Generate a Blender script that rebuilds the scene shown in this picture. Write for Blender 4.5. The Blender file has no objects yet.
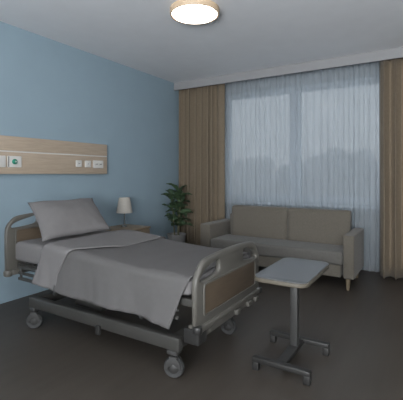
import bpy, bmesh, math, random
from mathutils import Vector, Matrix, noise
random.seed(7)
C = bpy.context.scene.collection
PI = math.pi
CAM_H = 1.2; F = 371.0; YAW = math.radians(31.6)
XW = -3.375; YW = 5.02; XR = 1.5; YB = -1.6; ZC = 2.61

# ------------------------------------------------------------------ materials
def mat(name, col, rough=.6, metal=0, noise_scale=None, noise_amt=.06, bump=0, bump_scale=200, sheen=0, stretch=None, spec=None, emit=None):
    m = bpy.data.materials.new(name); m.use_nodes = True
    nt = m.node_tree; p = nt.nodes['Principled BSDF']
    p.inputs['Roughness'].default_value = rough
    p.inputs['Metallic'].default_value = metal
    if spec is not None: p.inputs['Specular IOR Level'].default_value = spec
    if sheen: p.inputs['Sheen Weight'].default_value = sheen
    tc = nt.nodes.new('ShaderNodeTexCoord'); mp = nt.nodes.new('ShaderNodeMapping')
    nt.links.new(tc.outputs['Object'], mp.inputs['Vector'])
    if stretch: mp.inputs['Scale'].default_value = stretch
    n = nt.nodes.new('ShaderNodeTexNoise'); n.inputs['Scale'].default_value = noise_scale or 6
    n.inputs['Detail'].default_value = 5
    nt.links.new(mp.outputs[0], n.inputs['Vector'])
    r = nt.nodes.new('ShaderNodeValToRGB')
    a = noise_amt
    r.color_ramp.elements[0].position = .3; r.color_ramp.elements[1].position = .7
    r.color_ramp.elements[0].color = (col[0]*(1-a), col[1]*(1-a), col[2]*(1-a), 1)
    r.color_ramp.elements[1].color = (min(1,col[0]*(1+a)), min(1,col[1]*(1+a)), min(1,col[2]*(1+a)), 1)
    nt.links.new(n.outputs['Fac'], r.inputs['Fac'])
    nt.links.new(r.outputs['Color'], p.inputs['Base Color'])
    if bump:
        n2 = nt.nodes.new('ShaderNodeTexNoise'); n2.inputs['Scale'].default_value = bump_scale
        nt.links.new(tc.outputs['Object'], n2.inputs['Vector'])
        b = nt.nodes.new('ShaderNodeBump'); b.inputs['Strength'].default_value = bump; b.inputs['Distance'].default_value = .002
        nt.links.new(n2.outputs['Fac'], b.inputs['Height']); nt.links.new(b.outputs[0], p.inputs['Normal'])
    if emit:
        p.inputs['Emission Color'].default_value = (*emit[0], 1); p.inputs['Emission Strength'].default_value = emit[1]
    return m

M = {}
M['wall_blue'] = mat('wall_blue', (.27, .355, .41), .75, noise_scale=3, noise_amt=.02, bump=.1)
M['wall_white'] = mat('wall_white', (.48, .50, .51), .8, noise_amt=.02)
M['ceiling'] = mat('ceiling_paint', (.79, .79, .81), .9, noise_amt=.015)
M['fascia'] = mat('fascia_paint', (.30, .296, .30), .7, noise_amt=.02)
M['curtain'] = mat('beige_curtain', (.20, .155, .106), .85, noise_scale=40, noise_amt=.07, bump=.3, bump_scale=400, sheen=.1)
M['oak'] = mat('pale_oak', (.44, .35, .265), .5, noise_scale=5, noise_amt=.09, stretch=(3, 1.2, 22))
M['oakstand'] = mat('bedside_oak', (.27, .205, .14), .5, noise_scale=5, noise_amt=.09, stretch=(3, 22, 3))
M['oakbed'] = mat('dimmed_bed_oak', (.095, .069, .046), .5, noise_scale=5, noise_amt=.1, stretch=(3, 1.5, 20))  # inset wood darkened, dimness low in the room put into the colour
M['oakring'] = mat('glow_lit_oak', (.62, .46, .31), .5, noise_scale=8, noise_amt=.08)  # lightened oak: the disc's glow on the ring is put into the colour
M['cream'] = mat('dimmed_cream_plastic', (.105, .098, .085), .4, noise_amt=.02)  # cream set far darker, painting in the dim lower room
M['creamdull'] = mat('dimmed_painted_steel', (.06, .057, .052), .45, metal=.2, noise_amt=.04)  # frame paint darkened too, low-room dimness in the base colour
M['whiteplastic'] = mat('white_plastic', (.62, .60, .57), .4, noise_amt=.02)
M['linen'] = mat('dimmed_white_linen', (.165, .155, .153), .9, noise_scale=30, noise_amt=.025, bump=.25, bump_scale=500)  # white cloth painted grey to carry the dimness around the bed
M['linen2'] = mat('dimmed_white_blanket', (.105, .099, .097), .9, noise_scale=30, noise_amt=.025, bump=.35, bump_scale=350)  # white blanket painted dark grey, dimness at bed height in the colour
M['piping'] = mat('hem_piping', (.2, .19, .18), .9)
M['mattress'] = mat('mattress_cover', (.13, .122, .115), .85, noise_scale=20, noise_amt=.03, bump=.2)
M['sofa'] = mat('dimmed_taupe_upholstery', (.128, .112, .09), .9, noise_scale=60, noise_amt=.08, bump=.4, bump_scale=600, sheen=.15)  # taupe lowered, some of the room's dimness put into the colour
M['sofaseat'] = mat('top_lit_taupe_upholstery', (.135, .126, .113), .9, noise_scale=60, noise_amt=.08, bump=.4, bump_scale=600, sheen=.15)  # lighter seat copy: light from above put into the colour
M['sofaleg'] = mat('beech_leg', (.18, .14, .09), .5, noise_amt=.08)
M['tabletop'] = mat('dimmed_pale_laminate', (.10, .103, .107), .3, noise_amt=.02)  # pale top coloured dark to paint in the dim light on it
M['tableedge'] = mat('beech_edge', (.11, .095, .072), .5, noise_amt=.06)  # beech darkened along with the top, dimness put into the colour
M['steel'] = mat('dimmed_grey_steel', (.09, .088, .085), .4, metal=.5, noise_amt=.04)  # grey lowered for the dim lower room, shade put into the colour
M['darksteel'] = mat('dark_steel', (.05, .048, .046), .45, metal=.5, noise_amt=.05)
M['chrome'] = mat('chrome', (.3, .3, .3), .25, metal=.9, noise_amt=.03)
M['rubber'] = mat('grey_rubber', (.045, .044, .043), .6)
M['wheelgrey'] = mat('caster_grey', (.05, .048, .046), .5)  # caster colour darkened too, dimness near the floor painted in
M['pot'] = mat('white_ceramic', (.3, .29, .28), .45, noise_amt=.03)
M['soil'] = mat('potting_soil', (.04, .028, .02), .95, noise_scale=80, noise_amt=.4)
M['leaf'] = mat('dark_green_leaf', (.055, .095, .045), .45, noise_scale=18, noise_amt=.35)
M['stem'] = mat('plant_cane', (.14, .13, .07), .7, noise_scale=40, noise_amt=.2)
M['green'] = mat('green_enamel', (.01, .24, .15), .4)
M['dark'] = mat('dark_slot', (.03, .03, .03), .6)
M['winframe'] = mat('window_frame_white', (.66, .70, .74), .4, noise_amt=.02)
M['shade'] = mat('linen_lampshade', (.44, .405, .36), .9, noise_scale=60, noise_amt=.03, bump=.2)
M['tree'] = mat('hazy_foliage', (.10, .12, .10), .95, noise_scale=2, noise_amt=.25)
M['trunk'] = mat('hazy_bark', (.16, .15, .14), .95, noise_scale=4, noise_amt=.2)
M['ground'] = mat('pale_ground', (.75, .77, .78), .95, noise_scale=.2, noise_amt=.1)  # extra brightness for the fog and lower window put into the ground colour
M['lampglow'] = mat('lamp_diffuser', (.9, .88, .84), .5, emit=((1, .93, .84), 5.0))

def floor_mat():
    m = bpy.data.materials.new('dimmed_vinyl_floor'); m.use_nodes = True  # floor colour darkened, painting in the dimness low in the room
    nt = m.node_tree; p = nt.nodes['Principled BSDF']
    tc = nt.nodes.new('ShaderNodeTexCoord')
    mp = nt.nodes.new('ShaderNodeMapping'); mp.inputs['Scale'].default_value = (9, 1.1, 1)
    nt.links.new(tc.outputs['Object'], mp.inputs[0])
    n = nt.nodes.new('ShaderNodeTexNoise'); n.inputs['Scale'].default_value = 1.6; n.inputs['Detail'].default_value = 6
    nt.links.new(mp.outputs[0], n.inputs['Vector'])
    r = nt.nodes.new('ShaderNodeValToRGB')
    r.color_ramp.elements[0].position = .3; r.color_ramp.elements[0].color = (.058, .048, .040, 1)
    r.color_ramp.elements[1].position = .75; r.color_ramp.elements[1].color = (.070, .059, .049, 1)
    nt.links.new(n.outputs['Fac'], r.inputs[0]); nt.links.new(r.outputs[0], p.inputs['Base Color'])
    p.inputs['Roughness'].default_value = .42; p.inputs['Specular IOR Level'].default_value = .3
    return m
M['floor'] = floor_mat()

def sheer_mat():
    m = bpy.data.materials.new('sheer_voile'); m.use_nodes = True
    nt = m.node_tree; nt.nodes.clear()
    out = nt.nodes.new('ShaderNodeOutputMaterial')
    tr = nt.nodes.new('ShaderNodeBsdfTransparent'); tr.inputs[0].default_value = (.93, .95, .97, 1)
    tl = nt.nodes.new('ShaderNodeBsdfTranslucent'); tl.inputs[0].default_value = (.50, .53, .56, 1)
    df = nt.nodes.new('ShaderNodeBsdfDiffuse'); df.inputs[0].default_value = (.50, .54, .57, 1)
    a = nt.nodes.new('ShaderNodeMixShader'); a.inputs[0].default_value = .45
    nt.links.new(tl.outputs[0], a.inputs[1]); nt.links.new(df.outputs[0], a.inputs[2])
    b = nt.nodes.new('ShaderNodeMixShader'); b.inputs[0].default_value = .62
    # threads read denser where the cloth turns edge-on, as woven voile does
    lw = nt.nodes.new('ShaderNodeLayerWeight'); lw.inputs[0].default_value = .35
    mr = nt.nodes.new('ShaderNodeMapRange'); mr.inputs[3].default_value = .50; mr.inputs[4].default_value = .66
    nt.links.new(lw.outputs['Facing'], mr.inputs[0]); nt.links.new(mr.outputs[0], b.inputs[0])
    nt.links.new(tr.outputs[0], b.inputs[1]); nt.links.new(a.outputs[0], b.inputs[2])
    nt.links.new(b.outputs[0], out.inputs[0])
    return m
M['sheer'] = sheer_mat()

def glass_mat():
    m = bpy.data.materials.new('window_glass'); m.use_nodes = True
    nt = m.node_tree; nt.nodes.clear()
    out = nt.nodes.new('ShaderNodeOutputMaterial')
    tr = nt.nodes.new('ShaderNodeBsdfTransparent'); tr.inputs[0].default_value = (.93, .95, .96, 1)
    gl = nt.nodes.new('ShaderNodeBsdfGlossy'); gl.inputs['Roughness'].default_value = .02
    mx = nt.nodes.new('ShaderNodeMixShader'); mx.inputs[0].default_value = .05
    nt.links.new(tr.outputs[0], mx.inputs[1]); nt.links.new(gl.outputs[0], mx.inputs[2]); nt.links.new(mx.outputs[0], out.inputs[0])
    return m
M['glass'] = glass_mat()

# ------------------------------------------------------------------ helpers
def obj(name, bm, m, parent=None, smooth=True, angle=40, mods=None):
    me = bpy.data.meshes.new(name)
    bmesh.ops.recalc_face_normals(bm, faces=bm.faces[:])
    bm.to_mesh(me); bm.free()
    return mobj(name, me, m, parent, smooth, angle)

def mobj(name, me, m, parent=None, smooth=True, angle=40):
    me.materials.clear(); me.materials.append(m)
    if smooth:
        me.shade_smooth() if hasattr(me, 'shade_smooth') else None
        bm = bmesh.new(); bm.from_mesh(me)
        lim = math.radians(angle)
        for e in bm.edges:
            if len(e.link_faces) == 2 and e.calc_face_angle(0) > lim: e.smooth = False
        bm.to_mesh(me); bm.free()
    o = bpy.data.objects.new(name, me); C.objects.link(o)
    if parent is not None:
        o.parent = parent
        L = Vector((0, 0, 0)); q = parent
        while q is not None: L += q.location; q = q.parent
        for v in me.vertices: v.co -= L       # geometry is written in world coordinates
    return o

def rebase(o, loc):
    loc = Vector(loc)
    for v in o.data.vertices: v.co -= loc
    o.location = loc
    return o

def thing(name, label, cat, loc, group=None):
    o = bpy.data.objects.new(name, None); C.objects.link(o); o.location = loc
    o.empty_display_size = .1
    o['label'] = label; o['category'] = cat
    if group: o['group'] = group
    return o
def tag(o, label, cat, group=None):
    o['label'] = label; o['category'] = cat
    if group: o['group'] = group
    return o
def struct(o): o['kind'] = 'structure'; return o

def add_box(bm, x0, x1, y0, y1, z0, z1, bevel=0, seg=3):
    r = bmesh.ops.create_cube(bm, size=1)
    vs = r['verts']
    for v in vs:
        v.co = Vector(((x0+x1)/2+v.co.x*(x1-x0), (y0+y1)/2+v.co.y*(y1-y0), (z0+z1)/2+v.co.z*(z1-z0)))
    if bevel:
        es = set(e for v in vs for e in v.link_edges)
        bmesh.ops.bevel(bm, geom=list(es), offset=bevel, segments=seg, affect='EDGES', profile=.5)
    return vs
def box(*a, **k):
    bm = bmesh.new(); add_box(bm, *a, **k); return bm

def add_tube(bm, pts, r, n=12, closed=False, radii=None):
    pts = [Vector(p) for p in pts]; N = len(pts); rings = []
    up = Vector((0, 0, 1)); prev = None
    for i, p in enumerate(pts):
        if closed: t = (pts[(i+1) % N]-pts[i-1]).normalized()
        else: t = (pts[min(i+1, N-1)]-pts[max(i-1, 0)]).normalized()
        if prev is None:
            a = t.cross(up)
            if a.length < .01: a = t.cross(Vector((1, 0, 0)))
        else:
            a = prev - t*prev.dot(t)
        a.normalize(); prev = a; b = t.cross(a)
        rr = radii[i] if radii else r
        rings.append([bm.verts.new(p+a*math.cos(2*PI*k/n)*rr+b*math.sin(2*PI*k/n)*rr) for k in range(n)])
    for i in range(N if closed else N-1):
        A = rings[i]; B = rings[(i+1) % N]
        for k in range(n): bm.faces.new((A[k], A[(k+1) % n], B[(k+1) % n], B[k]))
    if not closed:
        bm.faces.new(rings[0][::-1]); bm.faces.new(rings[-1])

def add_lathe(bm, prof, c, n=32, axis='Z', cap=True):
    rings = []
    for (r, h) in prof:
        ring = []
        for k in range(n):
            a = 2*PI*k/n
            if axis == 'Z': p = (c[0]+r*math.cos(a), c[1]+r*math.sin(a), c[2]+h)
            elif axis == 'Y': p = (c[0]+r*math.cos(a), c[1]+h, c[2]+r*math.sin(a))
            else: p = (c[0]+h, c[1]+r*math.cos(a), c[2]+r*math.sin(a))
            ring.append(bm.verts.new(p))
        rings.append(ring)
    for i in range(len(rings)-1):
        for k in range(n): bm.faces.new((rings[i][k], rings[i][(k+1) % n], rings[i+1][(k+1) % n], rings[i+1][k]))
    if cap:
        bm.faces.new(rings[0][::-1]); bm.faces.new(rings[-1])
def lathe(*a, **k):
    bm = bmesh.new(); add_lathe(bm, *a, **k); return bm

def outline_solid(loops, depth, bevel, matrix):
    """2D loops (outer + holes) extruded with rounded edges, placed by matrix"""
    cu = bpy.data.curves.new('outline', 'CURVE'); cu.dimensions = '2D'; cu.fill_mode = 'BOTH'
    for lp in loops:
        s = cu.splines.new('POLY'); s.points.add(len(lp)-1)
        for i, (x, y) in enumerate(lp): s.points[i].co = (x, y, 0, 1)
        s.use_cyclic_u = True
    cu.extrude = max(depth/2-bevel, .0001); cu.bevel_depth = bevel; cu.bevel_resolution = 2; cu.offset = -bevel
    o = bpy.data.objects.new('outline', cu); C.objects.link(o)
    me = bpy.data.meshes.new_from_object(o)
    bpy.data.objects.remove(o); bpy.data.curves.remove(cu)
    me.transform(matrix)
    bm = bmesh.new(); bm.from_mesh(me); bpy.data.meshes.remove(me)
    bmesh.ops.remove_doubles(bm, verts=bm.verts[:], dist=.00005)
    return bm

def rrect(x0, x1, y0, y1, r, n=6):
    out = []
    for cx, cy, a0 in ((x1-r, y1-r, 0), (x0+r, y1-r, PI/2), (x0+r, y0+r, PI), (x1-r, y0+r, 1.5*PI)):
        for k in range(n+1):
            a = a0+PI/2*k/n; out.append((cx+r*math.cos(a), cy+r*math.sin(a)))
    return out
def smooth_loop(pts, sub=6, closed=True):
    N = len(pts); out = []
    rng = N if closed else N-1
    for i in range(rng):
        if closed: p = [Vector(pts[(i+j) % N]) for j in (-1, 0, 1, 2)]
        else: p = [Vector(pts[min(max(i+j, 0), N-1)]) for j in (-1, 0, 1, 2)]
        for k in range(sub):
            t = k/sub
            out.append(.5*((2*p[1])+(-p[0]+p[2])*t+(2*p[0]-5*p[1]+4*p[2]-p[3])*t*t+(-p[0]+3*p[1]-3*p[2]+p[3])*t**3))
    if not closed: out.append(Vector(pts[-1]))
    return out

def grid_mesh(nu, nv, fn, thick=0):
    bm = bmesh.new()
    g = [[bm.verts.new(fn(i/(nu-1), j/(nv-1))) for j in range(nv)] for i in range(nu)]
    for i in range(nu-1):
        for j in range(nv-1): bm.faces.new((g[i][j], g[i+1][j], g[i+1][j+1], g[i][j+1]))
    if thick:
        bmesh.ops.recalc_face_normals(bm, faces=bm.faces[:])
        bmesh.ops.solidify(bm, geom=bm.faces[:], thickness=thick)
    return bm
YZ = Matrix(((0, 0, 1, 0), (1, 0, 0, 0), (0, 1, 0, 0), (0, 0, 0, 1)))   # (y,z) outline -> plane X
def at_x(x): return Matrix.Translation((x, 0, 0)) @ YZ
XZ = Matrix(((1, 0, 0, 0), (0, 0, -1, 0), (0, 1, 0, 0), (0, 0, 0, 1)))  # (x,z) outline -> plane Y
def at_y(y): return Matrix.Translation((0, y, 0)) @ XZ

# ------------------------------------------------------------------ room
T = .15
struct(obj('floor', box(XW-T, XR+T, YB-T, YW+.35, -.12, 0), M['floor'], smooth=False))
struct(obj('ceiling', box(XW-T, XR+T, YB-T, YW+.35, ZC, ZC+.12), M['ceiling'], smooth=False))
struct(obj('wall_left', box(XW-T, XW, YB-T, YW+.35, 0, ZC), M['wall_blue'], smooth=False))
struct(obj('wall_right', box(XR, XR+T, YB-T, YW+.35, 0, ZC), M['wall_white'], smooth=False))
bm = bmesh.new()      # back wall, behind the photographer, with an added window opening for fill light
add_box(bm, XW, -1.0, YB-T, YB, 0, ZC); add_box(bm, 1.2, XR, YB-T, YB, 0, ZC)
add_box(bm, -1.0, 1.2, YB-T, YB, 0, .85); add_box(bm, -1.0, 1.2, YB-T, YB, 2.3, ZC)
struct(obj('wall_back', bm, M['wall_white'], smooth=False))
bm = bmesh.new()
for a_, b_, c_, d_ in ((-1.0, -.93, .85, 2.3), (1.13, 1.2, .85, 2.3), (.06, .14, .92, 2.23), (-.93, 1.13, .85, .92), (-.93, 1.13, 2.23, 2.3)): add_box(bm, a_, b_, YB-.1, YB-.04, c_, d_)
struct(obj('added_fill_window', bm, M['winframe'], smooth=False))  # unseen window frame, added to go with the fill lamp
# window wall with an opening
WX0, WX1, WZ0, WZ1 = -2.70, -.30, .80, 2.425
bm = bmesh.new()
add_box(bm, XW, WX0, YW, YW+.3, 0, ZC); add_box(bm, WX1, XR, YW, YW+.3, 0, ZC)
add_box(bm, WX0, WX1, YW, YW+.3, 0, WZ0); add_box(bm, WX0, WX1, YW, YW+.3, WZ1, ZC)
struct(obj('wall_window_side', bm, M['wall_white'], smooth=False)).name = 'wall_front'
# window
w = bpy.data.objects.new('window_1', None); C.objects.link(w); w.location = ((WX0+WX1)/2, YW+.1, WZ0); struct(w)
fy0, fy1 = YW+.06, YW+.14
bm = bmesh.new(); fw = .05
add_box(bm, WX0, WX0+fw, fy0, fy1, WZ0, WZ1, bevel=.006); add_box(bm, WX1-fw, WX1, fy0, fy1, WZ0, WZ1, bevel=.006)
add_box(bm, WX0+fw, WX1-fw, fy0, fy1, WZ0, WZ0+fw, bevel=.006); add_box(bm, WX0+fw, WX1-fw, fy0, fy1, WZ1-fw, WZ1, bevel=.006)
MX = -1.60
add_box(bm, MX-.035, MX+.035, fy0, fy1, WZ0+fw, WZ1-fw, bevel=.006)
obj('window_frame', bm, M['winframe'], w)
for a, b in ((WX0+fw, MX-.035), (MX+.035, WX1-fw)):
    bm = bmesh.new(); s = .04; y0, y1 = fy0+.01, fy1-.02
    add_box(bm, a, a+s, y0, y1, WZ0+fw, WZ1-fw, bevel=.005); add_box(bm, b-s, b, y0, y1, WZ0+fw, WZ1-fw, bevel=.005)
    add_box(bm, a+s, b-s, y0, y1, WZ0+fw, WZ0+fw+s, bevel=.005); add_box(bm, a+s, b-s, y0, y1, WZ1-fw-s, WZ1-fw, bevel=.005)
    sa = obj('sash', bm, M['winframe'], w)
    obj('pane', box(a+s, b-s, fy0+.03, fy0+.036, WZ0+fw+s, WZ1-fw-s), M['glass'], sa, smooth=False)
obj('window_sill', box(WX0-.03, WX1+.03, YW-.06, YW+.06, WZ0-.03, WZ0, bevel=.005), M['winframe'], w)
# pelmet hiding the rails
YF = 4.67
struct(obj('trim_1', box(XW, XR, YF, YF+.025, ZC-.115, ZC), M['fascia'], smooth=False))
for i, (side, bx_) in enumerate((('front', (XW, XR, YW-.012, YW)), ('right', (XR-.012, XR, YB, YW)), ('back', (XW, XR, YB, YB+.012)))):
    struct(obj('baseboard_'+side, box(bx_[0], bx_[1], bx_[2], bx_[3], 0, .07), M['fascia'], smooth=False))

# ------------------------------------------------------------------ curtains
def curtain(name, x0, x1, y, amp, pleats, z0, z1, m, seed, thick=0, nz=14, sharp=1.0, per=14, loose=.25):
    rnd = random.Random(seed)
    n = pleats*per+1
    ph = []; acc = 0
    wd = [rnd.uniform(1-.35, 1.35) for _ in range(pleats)]; tot = sum(wd)
    edges = [0]
    for q in wd: edges.append(edges[-1]+q/tot)
    am = [rnd.uniform(.6, 1.15) for _ in range(pleats)]
    def fn(u, v):
        k = min(int(u*pleats), pleats-1); f = u*pleats-k
        uu = edges[k]+(edges[k+1]-edges[k])*f
        a = (1-math.cos(2*PI*f))/2
        a = a**sharp
        low = 1+loose*(1-v)
        dy = -amp*am[k]*low*a
        x = x0+(x1-x0)*uu + .25*amp*math.sin(2*PI*f)*low + (loose*.012*math.sin(5*v+k*1.7)*(1-v) if loose > .2 else 0)
        return Vector((x, y+dy+(.003*math.sin(9*uu+4*v) if loose > .2 else 0), z0+(z1-z0)*v))
    return obj(name, grid_mesh(n, nz, fn, thick), m, angle=180)
RZ = ZC-.02
def drape(name, label, x0, x1, y, amp, pleats, seed):
    t = thing(name, label, 'curtain', ((x0+x1)/2, y, .012), 'beige curtains at the window')
    c = curtain('fabric', x0, x1, y, amp, pleats, .015, RZ, M['curtain'], seed, thick=.004, sharp=.5)
    c.parent = t
    for v in c.data.vertices: v.co -= t.location
    return t
drape('curtain', 'beige brown floor length curtain gathered in the corner behind the potted plant', -3.362, -2.56, 4.815, .11, 8, 3)
drape('curtain', 'beige brown floor length curtain hanging to the right of the sofa', -.50, .42, 4.815, .11, 8, 5)
s = curtain('sheer_curtain', -2.62, -.42, 4.93, .035, 30, .02, RZ, M['sheer'], 11, per=12, nz=2, loose=0)
rebase(s, (-1.5, 4.93, .02)); tag(s, 'translucent white sheer curtain with fine pleats hanging across the window behind the sofa', 'curtain')
bm = bmesh.new(); add_box(bm, XW+.01, XR-.01, 4.75, 4.95, RZ, ZC-.001)
struct(obj('trim_2', bm, M['whiteplastic'], smooth=False))

# ------------------------------------------------------------------ ceiling lamp
LX, LY = -1.715, 2.675
t = thing('ceiling_lamp', 'round flush ceiling lamp with a glowing white disc in a pale wooden ring', 'lamp', (LX, LY, ZC-.001))
obj('ring', lathe([(.196, -.046), (.208, -.047), (.212, -.04), (.212, 0), (.18, 0), (.18, -.04)], (LX, LY, ZC-.001), n=64, cap=False), M['oakring'], t)
obj('diffuser', lathe([(.001, -.056), (.1, -.055), (.17, -.052), (.190, -.048), (.195, -.043), (.195, -.01), (.001, -.01)], (LX, LY, ZC-.001), n=64), M['lampglow'], t)

# ------------------------------------------------------------------ wall panel with sockets
PX = XW+.05; PY0, PY1 = 1.0, 3.225
pz0, pz1 = 1.2, 1.553
t = thing('bedhead_panel', 'long pale wooden service panel on the blue wall above the bed, with a light groove', 'wall panel', (XW+.001, 2.1, pz0))
obj('board', box(XW+.001, PX, PY0, PY1, pz0, 1.405, bevel=.003), M['oak'], t)
obj('upper_board', box(XW+.001, PX, PY0, PY1, 1.417, pz1, bevel=.003), M['oak'], t)
g = obj('groove', box(XW+.001, PX-.004, PY0+.002, PY1-.002, 1.405, 1.417), M['whiteplastic'], t, smooth=False); g['label'] = 'thin white strip along the panel'

def wall_y(px, X):
    u = (px-201.5)/F; xd = u*math.cos(YAW)-math.sin(YAW); yd = u*math.sin(YAW)+math.cos(YAW)
    d = X/xd; return d*yd, d
def plate(name, label, cat, p0, p1, zlo, zhi, kind, group=None):
    y0, _ = wall_y(p0, PX); y1, _ = wall_y(p1, PX)
    ym = (y0+y1)/2; zm = (zlo+zhi)/2
    t = thing(name, label, cat, (PX, ym, zlo), group)
    bm = outline_solid([rrect(y0, y1, zlo, zhi, .008)], .014, .003, at_x(PX+.007))
    obj('plate', bm, M['whiteplastic'], t)
    if kind == 'socket':
        bm = bmesh.new()
        add_lathe(bm, [(.019, .0), (.019, .006), (.015, .006), (.014, .002), (.001, .002)], (PX+.0142, ym, zm), n=24, axis='X')
        f = obj('socket_face', bm, M['whiteplastic'], t)
        bm = bmesh.new()
        for s_ in (-1, 1): add_lathe(bm, [(.004, 0), (.004, .003)], (PX+.0166, ym+s_*.007, zm), n=10, axis='X')
        obj('pin_hole', bm, M['dark'], f)
    elif kind == 'double':
        for s_ in (-1, 1):
            yc = ym+s_*(y1-y0)*.22
            f = obj('socket_face', lathe([(.021, .0), (.021, .006), (.017, .006), (.016, .002), (.001, .002)], (PX+.0142, yc, zm), n=24, axis='X'), M['whiteplastic'], t)
            bm = bmesh.new()
            for q in (-1, 1): add_lathe(bm, [(.004, 0), (.004, .003)], (PX+.0166, yc+q*.008, zm), n=10, axis='X')
            obj('pin_hole', bm, M['dark'], f)
    elif kind == 'green':
        b = obj('gas_connector', lathe([(.024, 0), (.024, .012), (.017, .02), (.001, .02)], (PX+.0142, ym-.004, zm), n=28, axis='X'), M['green'], t)
        b['label'] = 'round green connector'
        obj('connector_core', lathe([(.008, 0), (.008, .006), (.001, .006)], (PX+.0345, ym-.004, zm), n=16, axis='X'), M['whiteplastic'], b)
        obj('side_edge', box(PX+.0142, PX+.018, y0+.004, y0+.010, zlo+.004, zhi-.004), M['dark'], t)
    elif kind == 'switch':
        obj('rocker', box(PX+.0142, PX+.019, y0+.012, y1-.012, zlo+.015, zhi-.015, bevel=.002), M['whiteplastic'], t)
plate('gas_outlet', 'white wall plate with a round green connector near the left end of the panel', 'outlet', 7, 20.8, 1.263, 1.368, 'green')
plate('switch_plate', 'white wall plate at the left edge of the photo, beside the green connector', 'switch', -6, 5.0, 1.263, 1.368, 'switch')
plate('wall_socket', 'small white single socket, left of the three at the right end of the wooden panel', 'socket', 75.6, 81, 1.278, 1.352, 'socket', 'sockets on the bedhead panel')
plate('wall_socket', 'small white single socket, middle of the three at the right end of the wooden panel', 'socket', 84.6, 90.2, 1.276, 1.352, 'socket', 'sockets on the bedhead panel')
plate('wall_socket', 'wide white double socket, right of the three at the right end of the wooden panel', 'socket', 92.8, 102.6, 1.268, 1.358, 'double', 'sockets on the bedhead panel')

# ------------------------------------------------------------------ bed
BX0, BX1 = -2.90, -1.13
BY0, BY1 = 1.76, 2.60; BYM = 2.2
bed = thing('hospital_bed', 'wheeled hospital bed with cream plastic end boards and wood insets, standing by the blue wall', 'bed', ((BX0+BX1)/2, BYM, 0))
def board(name, x, yh, zb, zs, zt, pz0_, pz1_, hz0, hz1, label):
    """end board: rounded arch, two grip holes, wooden inset"""
    th = .036
    half = [(BYM-yh, zb), (BYM-yh-.004, zs-.10), (BYM-yh+.002, zs-.03), (BYM-yh+.03, zs+.018), (BYM-yh+.085, zt-.022), (BYM-yh*.62, zt-.008), (BYM-yh*.3, zt), (BYM, zt+.002)]
    left = [Vector(p) for p in smooth_loop(half[1:], 6, closed=False)]
    pts = [Vector(half[0])]+left
    right = [Vector((2*BYM-p.x, p.y)) for p in reversed(pts[:-1])]
    outer = [(p.x, p.y) for p in pts+right]
    loops = [outer]
    for s_ in (-1, 1):
        y0_, y1_ = BYM-yh+.05, BYM-yh+.275
        H = [(y0_+.004, hz0), (y0_+.09, hz0+.002), (y1_-.02, hz0+.018), (y1_, hz0+.045), (y1_-.012, hz1+.004), (y1_-.06, hz1-.002), (y0_+.05, hz1-.028), (y0_, hz0+.022)]
        H = [(p.x, p.y) for p in smooth_loop(H, 4)]
        if s_ == 1: H = [(2*BYM-a, b) for a, b in H]
        loops.append(H)
    o = obj(name, outline_solid(loops, th, .012, at_x(x)), M['cream'], bed, angle=60)
    py = yh-.085
    bm = outline_solid([rrect(BYM-py, BYM+py, pz0_, pz1_, .018)], th+.006, .002, at_x(x))
    p = obj('inset_panel', bm, M['oakbed'], o); p['label'] = 'wooden inset of the end board'
    # raised rim round the inset
    bm = outline_solid([rrect(BYM-py-.012, BYM+py+.012, pz0_-.012, pz1_+.012, .026), rrect(BYM-py, BYM+py, pz0_, pz1_, .018)], th+.014, .003, at_x(x))
    obj('inset_rim', bm, M['cream'], o)
    return o
board('footboard', BX1, .445, .325, .62, .715, .385, .555, .578, .668, '')
hb = board('headboard', BX0, .49, .42, .79, .872, .50, .742, .762, .838, '')
# upper frame
bm = bmesh.new()
for y in (BY0+.03, BY1-.07): add_box(bm, BX0+.03, BX1-.03, y, y+.04, .43, .475, bevel=.006)
for x in (-2.84, -2.3, -1.75, -1.22): add_box(bm, x, x+.04, BY0+.05, BY1-.05, .435, .47, bevel=.004)
for k in range(16): add_box(bm, -2.82+k*.1, -2.76+k*.1, BY0+.04, BY1-.04, .478, .495)
obj('deck_frame', bm, M['creamdull'], bed)
# side rail folded down, near side and far side
for y in (BY0-.006, BY1-.012):
    bm = bmesh.new()
    add_box(bm, -2.80, -1.24, y, y+.018, .445, .47, bevel=.005)
    add_box(bm, -2.80, -1.24, y, y+.018, .40, .42, bevel=.005)
    for x in (-2.78, -2.45, -2.0, -1.6, -1.28): add_box(bm, x, x+.022, y+.003, y+.015, .375, .465, bevel=.003)
    add_box(bm, -2.80, -1.24, y, y+.018, .355, .378, bevel=.005)
    obj('side_rail', bm, M['creamdull'], bed)
# foot and head cross pieces with bumpers
bm = bmesh.new(); add_box(bm, BX1-.05, BX1+.035, BYM-.43, BYM+.43, .30, .335, bevel=.008)
add_box(bm, BX1-.03, BX1+.02, BYM-.36, BYM+.36, .255, .30, bevel=.006)
for y in (.02, .2, .33): add_box(bm, BX1+.0, BX1+.045, BYM+y, BYM+y+.05, .262, .296, bevel=.005)
obj('foot_crossbar', bm, M['cream'], bed)
bm = bmesh.new(); add_box(bm, BX0-.035, BX0+.05, BYM-.45, BYM+.45, .385, .425, bevel=.008)
for s_ in (-1, 1): add_lathe(bm, [(.001, 0), (.03, .002), (.036, .012), (.036, .04), (.03, .05), (.001, .052)], (BX0-.01, BYM+s_*.46, .37), n=20)
obj('head_crossbar', bm, M['cream'], bed)
for s_ in (-1, 1):
    obj('bumper', lathe([(.001, 0), (.024, .002), (.028, .010), (.028, .035), (.024, .042), (.001, .044)], (BX1+.018, BYM+s_*.435, .300), n=20), M['darksteel'], bed)
obj('control_box', box(BX1-.07, BX1+.03, BYM-.445, BYM-.35, .235, .318, bevel=.006), M['darksteel'], bed)
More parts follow.
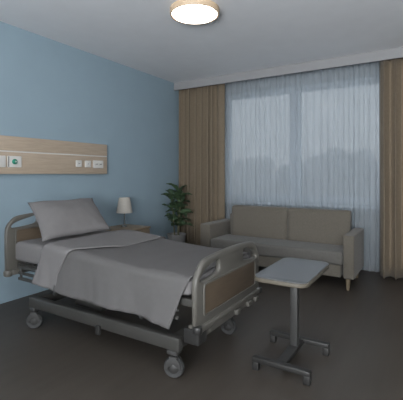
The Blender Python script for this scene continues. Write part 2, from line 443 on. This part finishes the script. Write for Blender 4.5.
# lift arms
for x, lean in ((-2.5, .22), (-1.62, .22)):
    for y in (BY0+.11, BY1-.16):
        bm = bmesh.new()
        add_tube(bm, [(x, y, .26), (x+lean*.4, y, .35), (x+lean, y, .44)], .018, n=8)
        obj('lift_arm', bm, M['steel'], bed)
# chassis
CY0, CY1 = 1.755, 2.50; CX0, CX1 = -2.62, -1.285
bm = bmesh.new()
for y in (CY0, CY1-.05): add_box(bm, CX0-.04, CX1+.05, y, y+.05, .165, .245, bevel=.008)
for x in (CX0-.03, CX1-.03): add_box(bm, x, x+.07, CY0+.04, CY1-.04, .17, .24, bevel=.008)
add_box(bm, CX0+.25, CX0+.55, CY0+.2, CY1-.2, .175, .255, bevel=.01)
ch = obj('chassis', bm, M['creamdull'], bed)
obj('pedal', box(CX1-.62, CX1-.58, CY0-.02, CY0+.0, .13, .19, bevel=.005), M['darksteel'], ch)
def caster(x, y, rot):
    zc = .062
    bm = bmesh.new()
    add_box(bm, x-.035, x+.035, y-.03, y+.03, .142, .168, bevel=.006)
    add_lathe(bm, [(.013, 0), (.013, .02)], (x, y, .128), n=12)
    # fork hood
    R = Matrix.Translation((x, y, 0)) @ Matrix.Rotation(rot, 4, 'Z')
    arc = [(math.cos(a)*.046+.0, zc+math.sin(a)*.066) for a in [PI*k/10 for k in range(11)]]
    arc = [(.05, zc-.01)]+arc+[(-.03, zc-.012)]+[(math.cos(a)*.03, zc+math.sin(a)*.03) for a in (PI*.9, PI*.5, PI*.1)]
    for s_ in (-.026, .026):
        b2 = outline_solid([arc], .006, .001, R @ at_y(s_)); me = bpy.data.meshes.new('t'); b2.to_mesh(me); b2.free(); bm.from_mesh(me); bpy.data.meshes.remove(me)
    vs = add_box(bm, -.022, .022, -.028, .028, zc+.060, zc+.070)
    for v in vs: v.co = R @ v.co
    c = obj('caster', bm, M['wheelgrey'], bed)
    bm = bmesh.new()
    add_lathe(bm, [(.034, -.014), (.044, -.015), (.056, -.017), (.061, -.009), (.062, 0), (.061, .009), (.056, .017), (.044, .015), (.034, .014)], (0, 0, 0), n=32, axis='Y')
    for v in bm.verts: v.co = R @ (v.co+Vector((0, 0, zc)))
    w_ = obj('tyre', bm, M['rubber'], c)
    bm = bmesh.new()
    add_lathe(bm, [(.001, -.022), (.02, -.021), (.024, -.018), (.034, -.015), (.034, .015), (.024, .018), (.02, .021), (.001, .022)], (0, 0, 0), n=28, axis='Y')
    for v in bm.verts: v.co = R @ (v.co+Vector((0, 0, zc)))
    obj('hub', bm, M['wheelgrey'], c)
for x, y, r in ((CX0, CY0+.025, .65), (CX1, CY0+.025, .35), (CX0, CY1-.025, .4), (CX1, CY1-.025, .1)): caster(x, y, r)

# mattress
MZ0, MZ1 = .497, .655
def sag(x, z):
    k = max(0, min(1, (x+2.55)/1.2)); k = k*k*(3-2*k)
    return -.06*k*max(0, min(1, (z-MZ0)/(MZ1-MZ0)))
bm = box(-2.862, -1.165, BY0, BY1, MZ0, MZ1, bevel=.035, seg=5)
for k in range(1, 24):
    xx = -2.82+k*(1.61/24)
    bmesh.ops.bisect_plane(bm, geom=bm.verts[:]+bm.edges[:]+bm.faces[:], plane_co=(xx, 0, 0), plane_no=(1, 0, 0))
for v in bm.verts: v.co.z += sag(v.co.x, v.co.z)
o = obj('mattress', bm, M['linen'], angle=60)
rebase(o, (-2.01, BYM, MZ0)); tag(o, 'thin mattress in a pale cover lying on the bed, showing below the pillow', 'mattress')

# bedding draped across the bed
def drape_cloth(x0f, x1f, hem_n, hem_f, zt, off, nx, nw, seed, thick=.006, flare=.03, slant=0):
    top = zt; yn = BY0-off; yf = BY1+off; rr = .045
    def path(w, hn):
        Ln = top-rr-hn; La = rr*PI/2; Lt = (yf-rr)-(yn+rr); Lf = top-rr-hem_f
        tot = Ln+2*La+Lt+Lf; s_ = w*tot
        if s_ < Ln:
            k = 1-s_/Ln; return Vector((yn-flare*k*k, hn+s_)), 'n', k
        s_ -= Ln
        if s_ < La: a = s_/rr; return Vector((yn+rr-rr*math.cos(a), top-rr+rr*math.sin(a))), 'e', 0
        s_ -= La
        if s_ < Lt: return Vector((yn+rr+s_, top)), 't', 0
        s_ -= Lt
        if s_ < La: a = s_/rr; return Vector((yf-rr+rr*math.sin(a), top-rr+rr*math.cos(a))), 'e', 0
        s_ -= La; k = s_/max(Lf, .001)
        return Vector((yf+flare*k*.5, top-rr-s_)), 'f', k
    def fn(u, w):
        xw0 = x0f(w); xw1 = x1f(w)
        x = xw0+(xw1-xw0)*u
        p, zone, k = path(w, hem_n(u))
        nz = noise.noise(Vector((x*3.1, p.x*2.7, p.y*2+seed)))
        n2 = noise.noise(Vector((x*9+seed, p.x*4, p.y*3)))
        y, z = p.x, p.y
        if zone == 'n':
            y += -abs(n2)*.018*k+.012*k*math.sin(x*14+seed)
        elif zone == 't':
            z += .010*nz+.004*n2+.004
        elif zone == 'f': y += .01*k*math.sin(x*13)
        return Vector((x, y, z+sag(x, z)))
    return grid_mesh(nx, nw, fn, thick)
# main blanket
def hem_main(u): return .362-.05*u**1.5-.012*math.sin(u*6)
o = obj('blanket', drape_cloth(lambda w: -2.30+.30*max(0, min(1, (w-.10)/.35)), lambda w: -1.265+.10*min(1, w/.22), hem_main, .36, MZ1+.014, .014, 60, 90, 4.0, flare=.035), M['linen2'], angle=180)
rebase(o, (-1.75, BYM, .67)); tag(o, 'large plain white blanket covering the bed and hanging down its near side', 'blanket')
def hem_sheet(u): return .385-.028*u
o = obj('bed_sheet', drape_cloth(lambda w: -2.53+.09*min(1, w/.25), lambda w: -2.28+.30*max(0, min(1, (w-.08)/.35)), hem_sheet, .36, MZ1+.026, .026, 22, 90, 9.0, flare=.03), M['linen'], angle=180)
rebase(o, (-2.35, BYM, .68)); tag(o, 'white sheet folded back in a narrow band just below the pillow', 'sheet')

# pillow
def pillow():
    BL = Vector((-2.46, 1.735, .695)); BR = Vector((-2.41, 2.39, .705)); TL = Vector((-2.82, 1.85, .965)); TR = Vector((-2.80, 2.52, .965))
    nrm = ((BR-BL).cross(TL-BL)).normalized()
    if nrm.x < 0: nrm = -nrm
    bm = bmesh.new(); N = 26
    vs = {}
    for side in (1, -1):
        for i in range(N+1):
            for j in range(N+1):
                u, v = i/N, j/N
                eu = 4*u*(1-u); ev = 4*v*(1-v)
                if side == -1 and (i in (0, N) or j in (0, N)): vs[(side, i, j)] = vs[(1, i, j)]; continue
                # pinched, concave edges
                uu = .5+(u-.5)*(1-.06*ev); vv = .5+(v-.5)*(1-.07*eu)
                p = BL*(1-uu)*(1-vv)+BR*uu*(1-vv)+TL*(1-uu)*vv+TR*uu*vv
                h = (eu**.55)*(ev**.55)*.09
                h *= 1-.25*noise.noise(Vector((u*3, v*3, side*2)))
                h += .006*noise.noise(Vector((u*9, v*7, 3)))*min(1, eu*ev*4)
                if side == -1: h *= .55
                vs[(side, i, j)] = bm.verts.new(p+nrm*h*side+Vector((0, 0, .004*math.sin(u*9))))
    for side in (1, -1):
        for i in range(N):
            for j in range(N):
                q = [vs[(side, i, j)], vs[(side, i+1, j)], vs[(side, i+1, j+1)], vs[(side, i, j+1)]]
                bm.faces.new(q if side == 1 else q[::-1])
    return bm
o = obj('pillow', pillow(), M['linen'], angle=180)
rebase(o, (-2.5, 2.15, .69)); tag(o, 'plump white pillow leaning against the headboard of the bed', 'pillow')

# ------------------------------------------------------------------ nightstand and lamp
NX0, NX1, NY0, NY1, NZ = XW+.02, -2.93, 3.13, 3.57, .556
t = thing('nightstand', 'small pale wooden bedside cabinet between the bed and the potted plant', 'nightstand', ((NX0+NX1)/2, (NY0+NY1)/2, 0))
obj('body', box(NX0+.01, NX1-.02, NY0+.01, NY1-.01, .05, NZ-.022, bevel=.003), M['oakstand'], t)
obj('top', box(NX0, NX1, NY0, NY1, NZ-.022, NZ, bevel=.004), M['oakstand'], t)
obj('plinth', box(NX0+.03, NX1-.05, NY0+.03, NY1-.03, 0, .05), M['darksteel'], t, smooth=False)
for z0_, z1_ in ((.06, .285), (.295, .525)):
    obj('drawer', box(NX1-.02, NX1-.004, NY0+.014, NY1-.014, z0_, z1_, bevel=.003), M['oakstand'], t)
lx, ly = -3.185, 3.375
t = thing('table_lamp', 'small bedside lamp with a pale tapered shade and chrome stem on the nightstand', 'lamp', (lx, ly, NZ))
obj('base', lathe([(.001, 0), (.036, 0), (.036, .008), (.03, .012), (.012, .016), (.001, .016)], (lx, ly, NZ+.0005), n=32), M['chrome'], t)
obj('pole', lathe([(.0085, .014), (.0085, .235), (.001, .235)], (lx, ly, NZ), n=14), M['chrome'], t)
obj('lamp_shade', lathe([(.098, 0), (.066, .185), (.063, .185), (.0955, 0), (.098, 0)], (lx, ly, NZ+.170), n=40, cap=False), M['shade'], t)
bm = bmesh.new()
for k in range(3):
    a = 2*PI*k/3; add_tube(bm, [(lx, ly, NZ+.232), (lx+.086*math.cos(a), ly+.086*math.sin(a), NZ+.232)], .0025, n=6)
obj('shade_carrier', bm, M['chrome'], t)

# ------------------------------------------------------------------ potted plant
px_, py_ = -3.09, 4.34
t = thing('potted_plant', 'tall dark green leafy houseplant in a white pot in front of the corner curtain', 'plant', (px_, py_, 0))
pot = obj('pot', lathe([(.001, 0), (.10, 0), (.108, .01), (.132, .325), (.136, .335), (.136, .345), (.126, .345), (.122, .30), (.001, .30)], (px_, py_, 0), n=40), M['pot'], t)
obj('soil', lathe([(.001, .303), (.121, .303), (.121, .310), (.08, .318), (.001, .320)], (px_, py_, 0), n=28), M['soil'], t)
rnd = random.Random(21)
bm_l = []
canes = [((-.035, .0), (-.07, -.02), .90), ((.02, .02), (.015, .01), .95), ((.035, -.02), (.075, .0), .86), ((0, .03), (-.01, .06), .72)]
def leaf(base, az, elev, L, W, droop):
    bm = bmesh.new(); n = 9; rows = []
    d = Vector((math.cos(az), math.sin(az), 0)); side = Vector((-math.sin(az), math.cos(az), 0))
    p = Vector(base); el = elev; step = L/(n-1)
    roll = rnd.uniform(-.5, .5)
    for i in range(n):
        s_ = i/(n-1)
        wv = W*(math.sin(PI*min(1, s_**.75*1.0))**.8 if 0 < s_ < 1 else .04)
        wv = max(wv, .003)
        t_ = d*math.cos(el)+Vector((0, 0, math.sin(el)))
        up = (-d*math.sin(el)+Vector((0, 0, math.cos(el))))
        sd = side*math.cos(roll)+up*math.sin(roll); up2 = up*math.cos(roll)-side*math.sin(roll)
        row = [p+sd*wv*q+up2*(abs(q)**1.2)*wv*.45+up2*.006*math.sin(s_*14+q*3) for q in (-1, -.5, 0, .5, 1)]
        row = [bm.verts.new((max(q.x, XW+.014), min(q.y, 4.685), q.z)) for q in row]; rows.append(row)
        p = p+t_*step; el -= droop/(n-1)
    for i in range(n-1):
        for k in range(4): bm.faces.new((rows[i][k], rows[i][k+1], rows[i+1][k+1], rows[i+1][k]))
    bmesh.ops.recalc_face_normals(bm, faces=bm.faces[:])
    bmesh.ops.solidify(bm, geom=bm.faces[:], thickness=.0015)
    return bm
gold = 2.39996
cnt = 0
for (b0, b1, h) in canes:
    pts = [(px_+b0[0], py_+b0[1], .31), (px_+(b0[0]+b1[0])/2, py_+(b0[1]+b1[1])/2, .31+(h-.31)*.5), (px_+b1[0], py_+b1[1], h)]
    pts = smooth_loop(pts, 5, closed=False)
    bm = bmesh.new(); add_tube(bm, pts, .008, n=8, radii=[.010-.006*i/(len(pts)-1) for i in range(len(pts))])
    cane = obj('cane', bm, M['stem'], t)
    nl = int((h-.45)/.042)
    for k in range(nl):
        f = k/max(1, nl-1); z = .47+(h-.47)*f
        tt = (z-.31)/(h-.31); idx = min(int(tt*(len(pts)-1)), len(pts)-2); ff = tt*(len(pts)-1)-idx
        bp = pts[idx].lerp(pts[idx+1], min(ff, 1))
        az = cnt*gold+rnd.uniform(-.3, .3); cnt += 1
        L = rnd.uniform(.21, .27)*(1-.15*f); elev = rnd.uniform(.25, .6)+.35*f
        bl = leaf(bp, az, elev, L, rnd.uniform(.048, .062), rnd.uniform(.5, 1.1))
        obj('leaf', bl, M['leaf'], t, angle=80)

# ------------------------------------------------------------------ sofa
SX0, SX1, SY0, SY1 = -2.48, -.65, 4.0, 4.66
AW = .14
t = thing('sofa', 'two seat taupe fabric sofa with square arms in front of the window', 'sofa', ((SX0+SX1)/2, 4.35, 0))
obj('base', box(SX0+AW-.005, SX1-AW+.005, SY0+.015, SY1-.03, .13, .255, bevel=.008), M['sofa'], t)
for x0_, x1_ in ((SX0, SX0+AW), (SX1-AW+.03, SX1)):
    a = obj('arm', box(x0_, x1_, SY0, SY1, .125, .572, bevel=.018, seg=4), M['sofa'], t)
SM = -1.49
obj('seat_cushion', box(SX0+AW+.002, SX1-AW+.028, SY0-.006, 4.47, .256, .395, bevel=.03, seg=5), M['sofaseat'], t, angle=70)
obj('back_frame', box(SX0+AW-.005, SX1-AW+.005, SY1-.11, SY1, .14, .66, bevel=.02), M['sofa'], t)
def back_cushion(x0_, x1_):
    prof = [(4.40, .39), (4.405, .50), (4.43, .70), (4.445, .765), (4.475, .785), (4.515, .783), (4.545, .765), (4.55, .68), (4.548, .40), (4.52, .385), (4.43, .380)]
    prof = smooth_loop(prof, 3)
    bm = bmesh.new(); n = 22; rings = []
    cy = sum(p.x for p in prof)/len(prof); cz = sum(p.y for p in prof)/len(prof)
    for i in range(n+1):
        u = i/n; x = x0_+(x1_-x0_)*u
        e = min(u, 1-u)*(x1_-x0_)
        sc = 1-.18*max(0, 1-e/.03)**2
        sz = 1-.05*max(0, 1-e/.03)**2
        puff = .014*math.sin(PI*u)
        ring = []
        for p in prof:
            y = cy+(p.x-cy)*sc; z = cz+(p.y-cz)*sz
            if p.x < 4.47: y -= puff
            ring.append(bm.verts.new((x, y, z)))
        rings.append(ring)
    m_ = len(prof)
    for i in range(n):
        for k in range(m_): bm.faces.new((rings[i][k], rings[i][(k+1) % m_], rings[i+1][(k+1) % m_], rings[i+1][k]))
    bm.faces.new(rings[0]); bm.faces.new(rings[-1][::-1])
    return bm
obj('back_cushion', back_cushion(SX0+AW+.085, SM-.002), M['sofa'], t, angle=70)
obj('back_cushion', back_cushion(SM+.002, SX1-AW+.027), M['sofa'], t, angle=70)
for x in (SX0+.07, SX1-.07):
    for y in (SY0+.06, SY1-.06):
        obj('leg', lathe([(.016, 0), (.026, .127), (.001, .127)], (x, y, 0), n=16), M['sofaleg'], t)

# ------------------------------------------------------------------ overbed table
TZ = .59
t = thing('side_table', 'small pale topped table on a single steel column, standing past the foot of the bed', 'table', (-.76, 2.36, 0))
tx0, tx1, ty0, ty1 = -.910, -.580, 2.045, 2.655
obj('table_top', outline_solid([rrect(tx0+.004, tx1-.004, ty0+.004, ty1-.004, .061)], .006, .001, Matrix.Translation((0, 0, TZ-.0025))), M['tabletop'], t)
e = obj('table_edge', outline_solid([rrect(tx0, tx1, ty0, ty1, .065)], .024, .005, Matrix.Translation((0, 0, TZ-.018))), M['tableedge'], t)
e['label'] = 'wooden edge band of the table top'
obj('mounting_plate', box(-.85, -.67, 2.25, 2.52, TZ-.045, TZ-.031, bevel=.003), M['steel'], t)
obj('column', box(-.785, -.735, 2.385, 2.435, .05, TZ-.045, bevel=.006), M['steel'], t)
obj('connector', box(-.79, -.73, 2.12, 2.53, .045, .075, bevel=.005), M['darksteel'], t)
for y, bx0, bx1 in ((2.53, -.975, -.565), (2.12, -.93, -.575)):
    bm = box(bx0, bx1, y-.022, y+.022, .05, .08, bevel=.005)
    b = obj('foot_bar', bm, M['darksteel'], t)
    for x in (bx0, bx1-.042):
        f = obj('foot', box(x, x+.042, y-.02, y+.02, .0, .052, bevel=.006), M['darksteel'], b)

# ------------------------------------------------------------------ outside
struct(obj('ground', box(-60, 60, 5.6, 130, -4.4, -4.2), M['ground'], smooth=False))
def tree(x, y, top, rad, seed, label):
    zb = -4.2; t = thing('tree', label, 'tree', (x, y, zb), 'hazy trees outside the window')
    bm = bmesh.new(); add_tube(bm, [(x, y, zb), (x+.1, y, zb+2), (x, y, top-rad*.8)], .2, n=10, radii=[.28, .2, .1])
    obj('trunk', bm, M['trunk'], t)
    bm = bmesh.new(); rnd_ = random.Random(seed)
    for k in range(16):
        a = rnd_.uniform(0, 2*PI); el = rnd_.uniform(-.9, 1); rr = rad*rnd_.uniform(.25, .62)
        r0 = rnd_.uniform(.32, .52)*rad
        c = Vector((x+rr*math.cos(a), y+rr*math.sin(a)*.8, top-rad*1.25+rad*.85*el))
        r = bmesh.ops.create_icosphere(bm, subdivisions=3, radius=r0)
        for v in r['verts']:
            n_ = noise.noise((v.co*2.4/rad)+Vector((seed, k, 0))); n2 = noise.noise(v.co*6/rad+Vector((k, seed, 5)))
            v.co = c+v.co*(1+.4*n_+.25*n2)
    obj('crown', bm, M['tree'], t, angle=180)
trs = [(-.494*34, 34, 2.9, 2.0, 'hazy tree far outside at the left edge of the left window pane, beside the curtain'),
       (-.411*40, 40, 3.1, 2.3, 'hazy tree far outside behind the middle of the left window pane'),
       (-.337*34, 34, 2.7, 1.9, 'low hazy tree far outside behind the upright bar between the two panes'),
       (-.266*41, 41, 3.2, 2.2, 'hazy tree far outside behind the left half of the right window pane'),
       (-.189*35, 35, 3.8, 2.3, 'tallest hazy tree far outside, behind the right half of the right window pane'),
       (-.118*42, 42, 3.9, 2.3, 'hazy tree far outside at the right edge of the right pane, beside the curtain'),
       ]
for i, a in enumerate(trs): tree(a[0], a[1], a[2], a[3], i+2, a[4])

# morning fog between the house and the trees
fm = bpy.data.materials.new('fog'); fm.use_nodes = True; nt = fm.node_tree; nt.nodes.clear()
fo = nt.nodes.new('ShaderNodeOutputMaterial'); fs = nt.nodes.new('ShaderNodeVolumeScatter')
fs.inputs['Density'].default_value = .062; fs.inputs['Color'].default_value = (.97, .98, 1, 1)
nt.links.new(fs.outputs[0], fo.inputs['Volume'])
f = obj('fog', box(-70, 60, 7.5, 48, -4.19, 16), fm, smooth=False)
f['kind'] = 'stuff'; f['label'] = 'pale morning fog hanging in front of the trees outside'; f['category'] = 'fog'

# ------------------------------------------------------------------ world, light, camera
wd = bpy.data.worlds.new('World'); bpy.context.scene.world = wd; wd.use_nodes = True
nt = wd.node_tree; bg = nt.nodes['Background']
tc = nt.nodes.new('ShaderNodeTexCoord'); sp = nt.nodes.new('ShaderNodeSeparateXYZ')
rp = nt.nodes.new('ShaderNodeValToRGB'); mr = nt.nodes.new('ShaderNodeMapRange')
nt.links.new(tc.outputs['Generated'], sp.inputs[0]); nt.links.new(sp.outputs['Z'], mr.inputs[0])
mr.inputs[1].default_value = -1; mr.inputs[2].default_value = 1
nt.links.new(mr.outputs[0], rp.inputs[0]); nt.links.new(rp.outputs[0], bg.inputs[0])
e = rp.color_ramp.elements
e[0].position = 0; e[0].color = (.86, .87, .90, 1)
e[1].position = 1; e[1].color = (.60, .72, .86, 1)
m1 = rp.color_ramp.elements.new(.5); m1.color = (.87, .87, .88, 1)
m2 = rp.color_ramp.elements.new(.60); m2.color = (.82, .86, .90, 1)
bg.inputs[1].default_value = 2.5

# added fill lamp outside the made-up back window, tilted up to brighten the ceiling
ld = bpy.data.lights.new('added_fill_light', 'AREA'); ld.shape = 'RECTANGLE'; ld.size = 2.1; ld.size_y = 1.35
ld.energy = 350; ld.color = (.93, .97, 1.0)
lo = bpy.data.objects.new('added_fill_light', ld); C.objects.link(lo); lo.location = (.1, YB-.35, 1.35)
lo.rotation_euler = (math.radians(90+48), 0, 0)
cam = bpy.data.cameras.new('Camera'); co = bpy.data.objects.new('Camera', cam); C.objects.link(co)
co.location = (0, 0, CAM_H); co.rotation_euler = (PI/2, 0, YAW)
cam.sensor_fit = 'HORIZONTAL'; cam.sensor_width = 36; cam.lens = F/403*36; cam.shift_y = -26/403
cam.clip_start = .05; cam.clip_end = 500
sc = bpy.context.scene; sc.camera = co
sc.view_settings.view_transform = 'Standard'; sc.view_settings.look = 'None'
sc.view_settings.exposure = 0; sc.view_settings.gamma = 1; sc.view_settings.use_curve_mapping = False
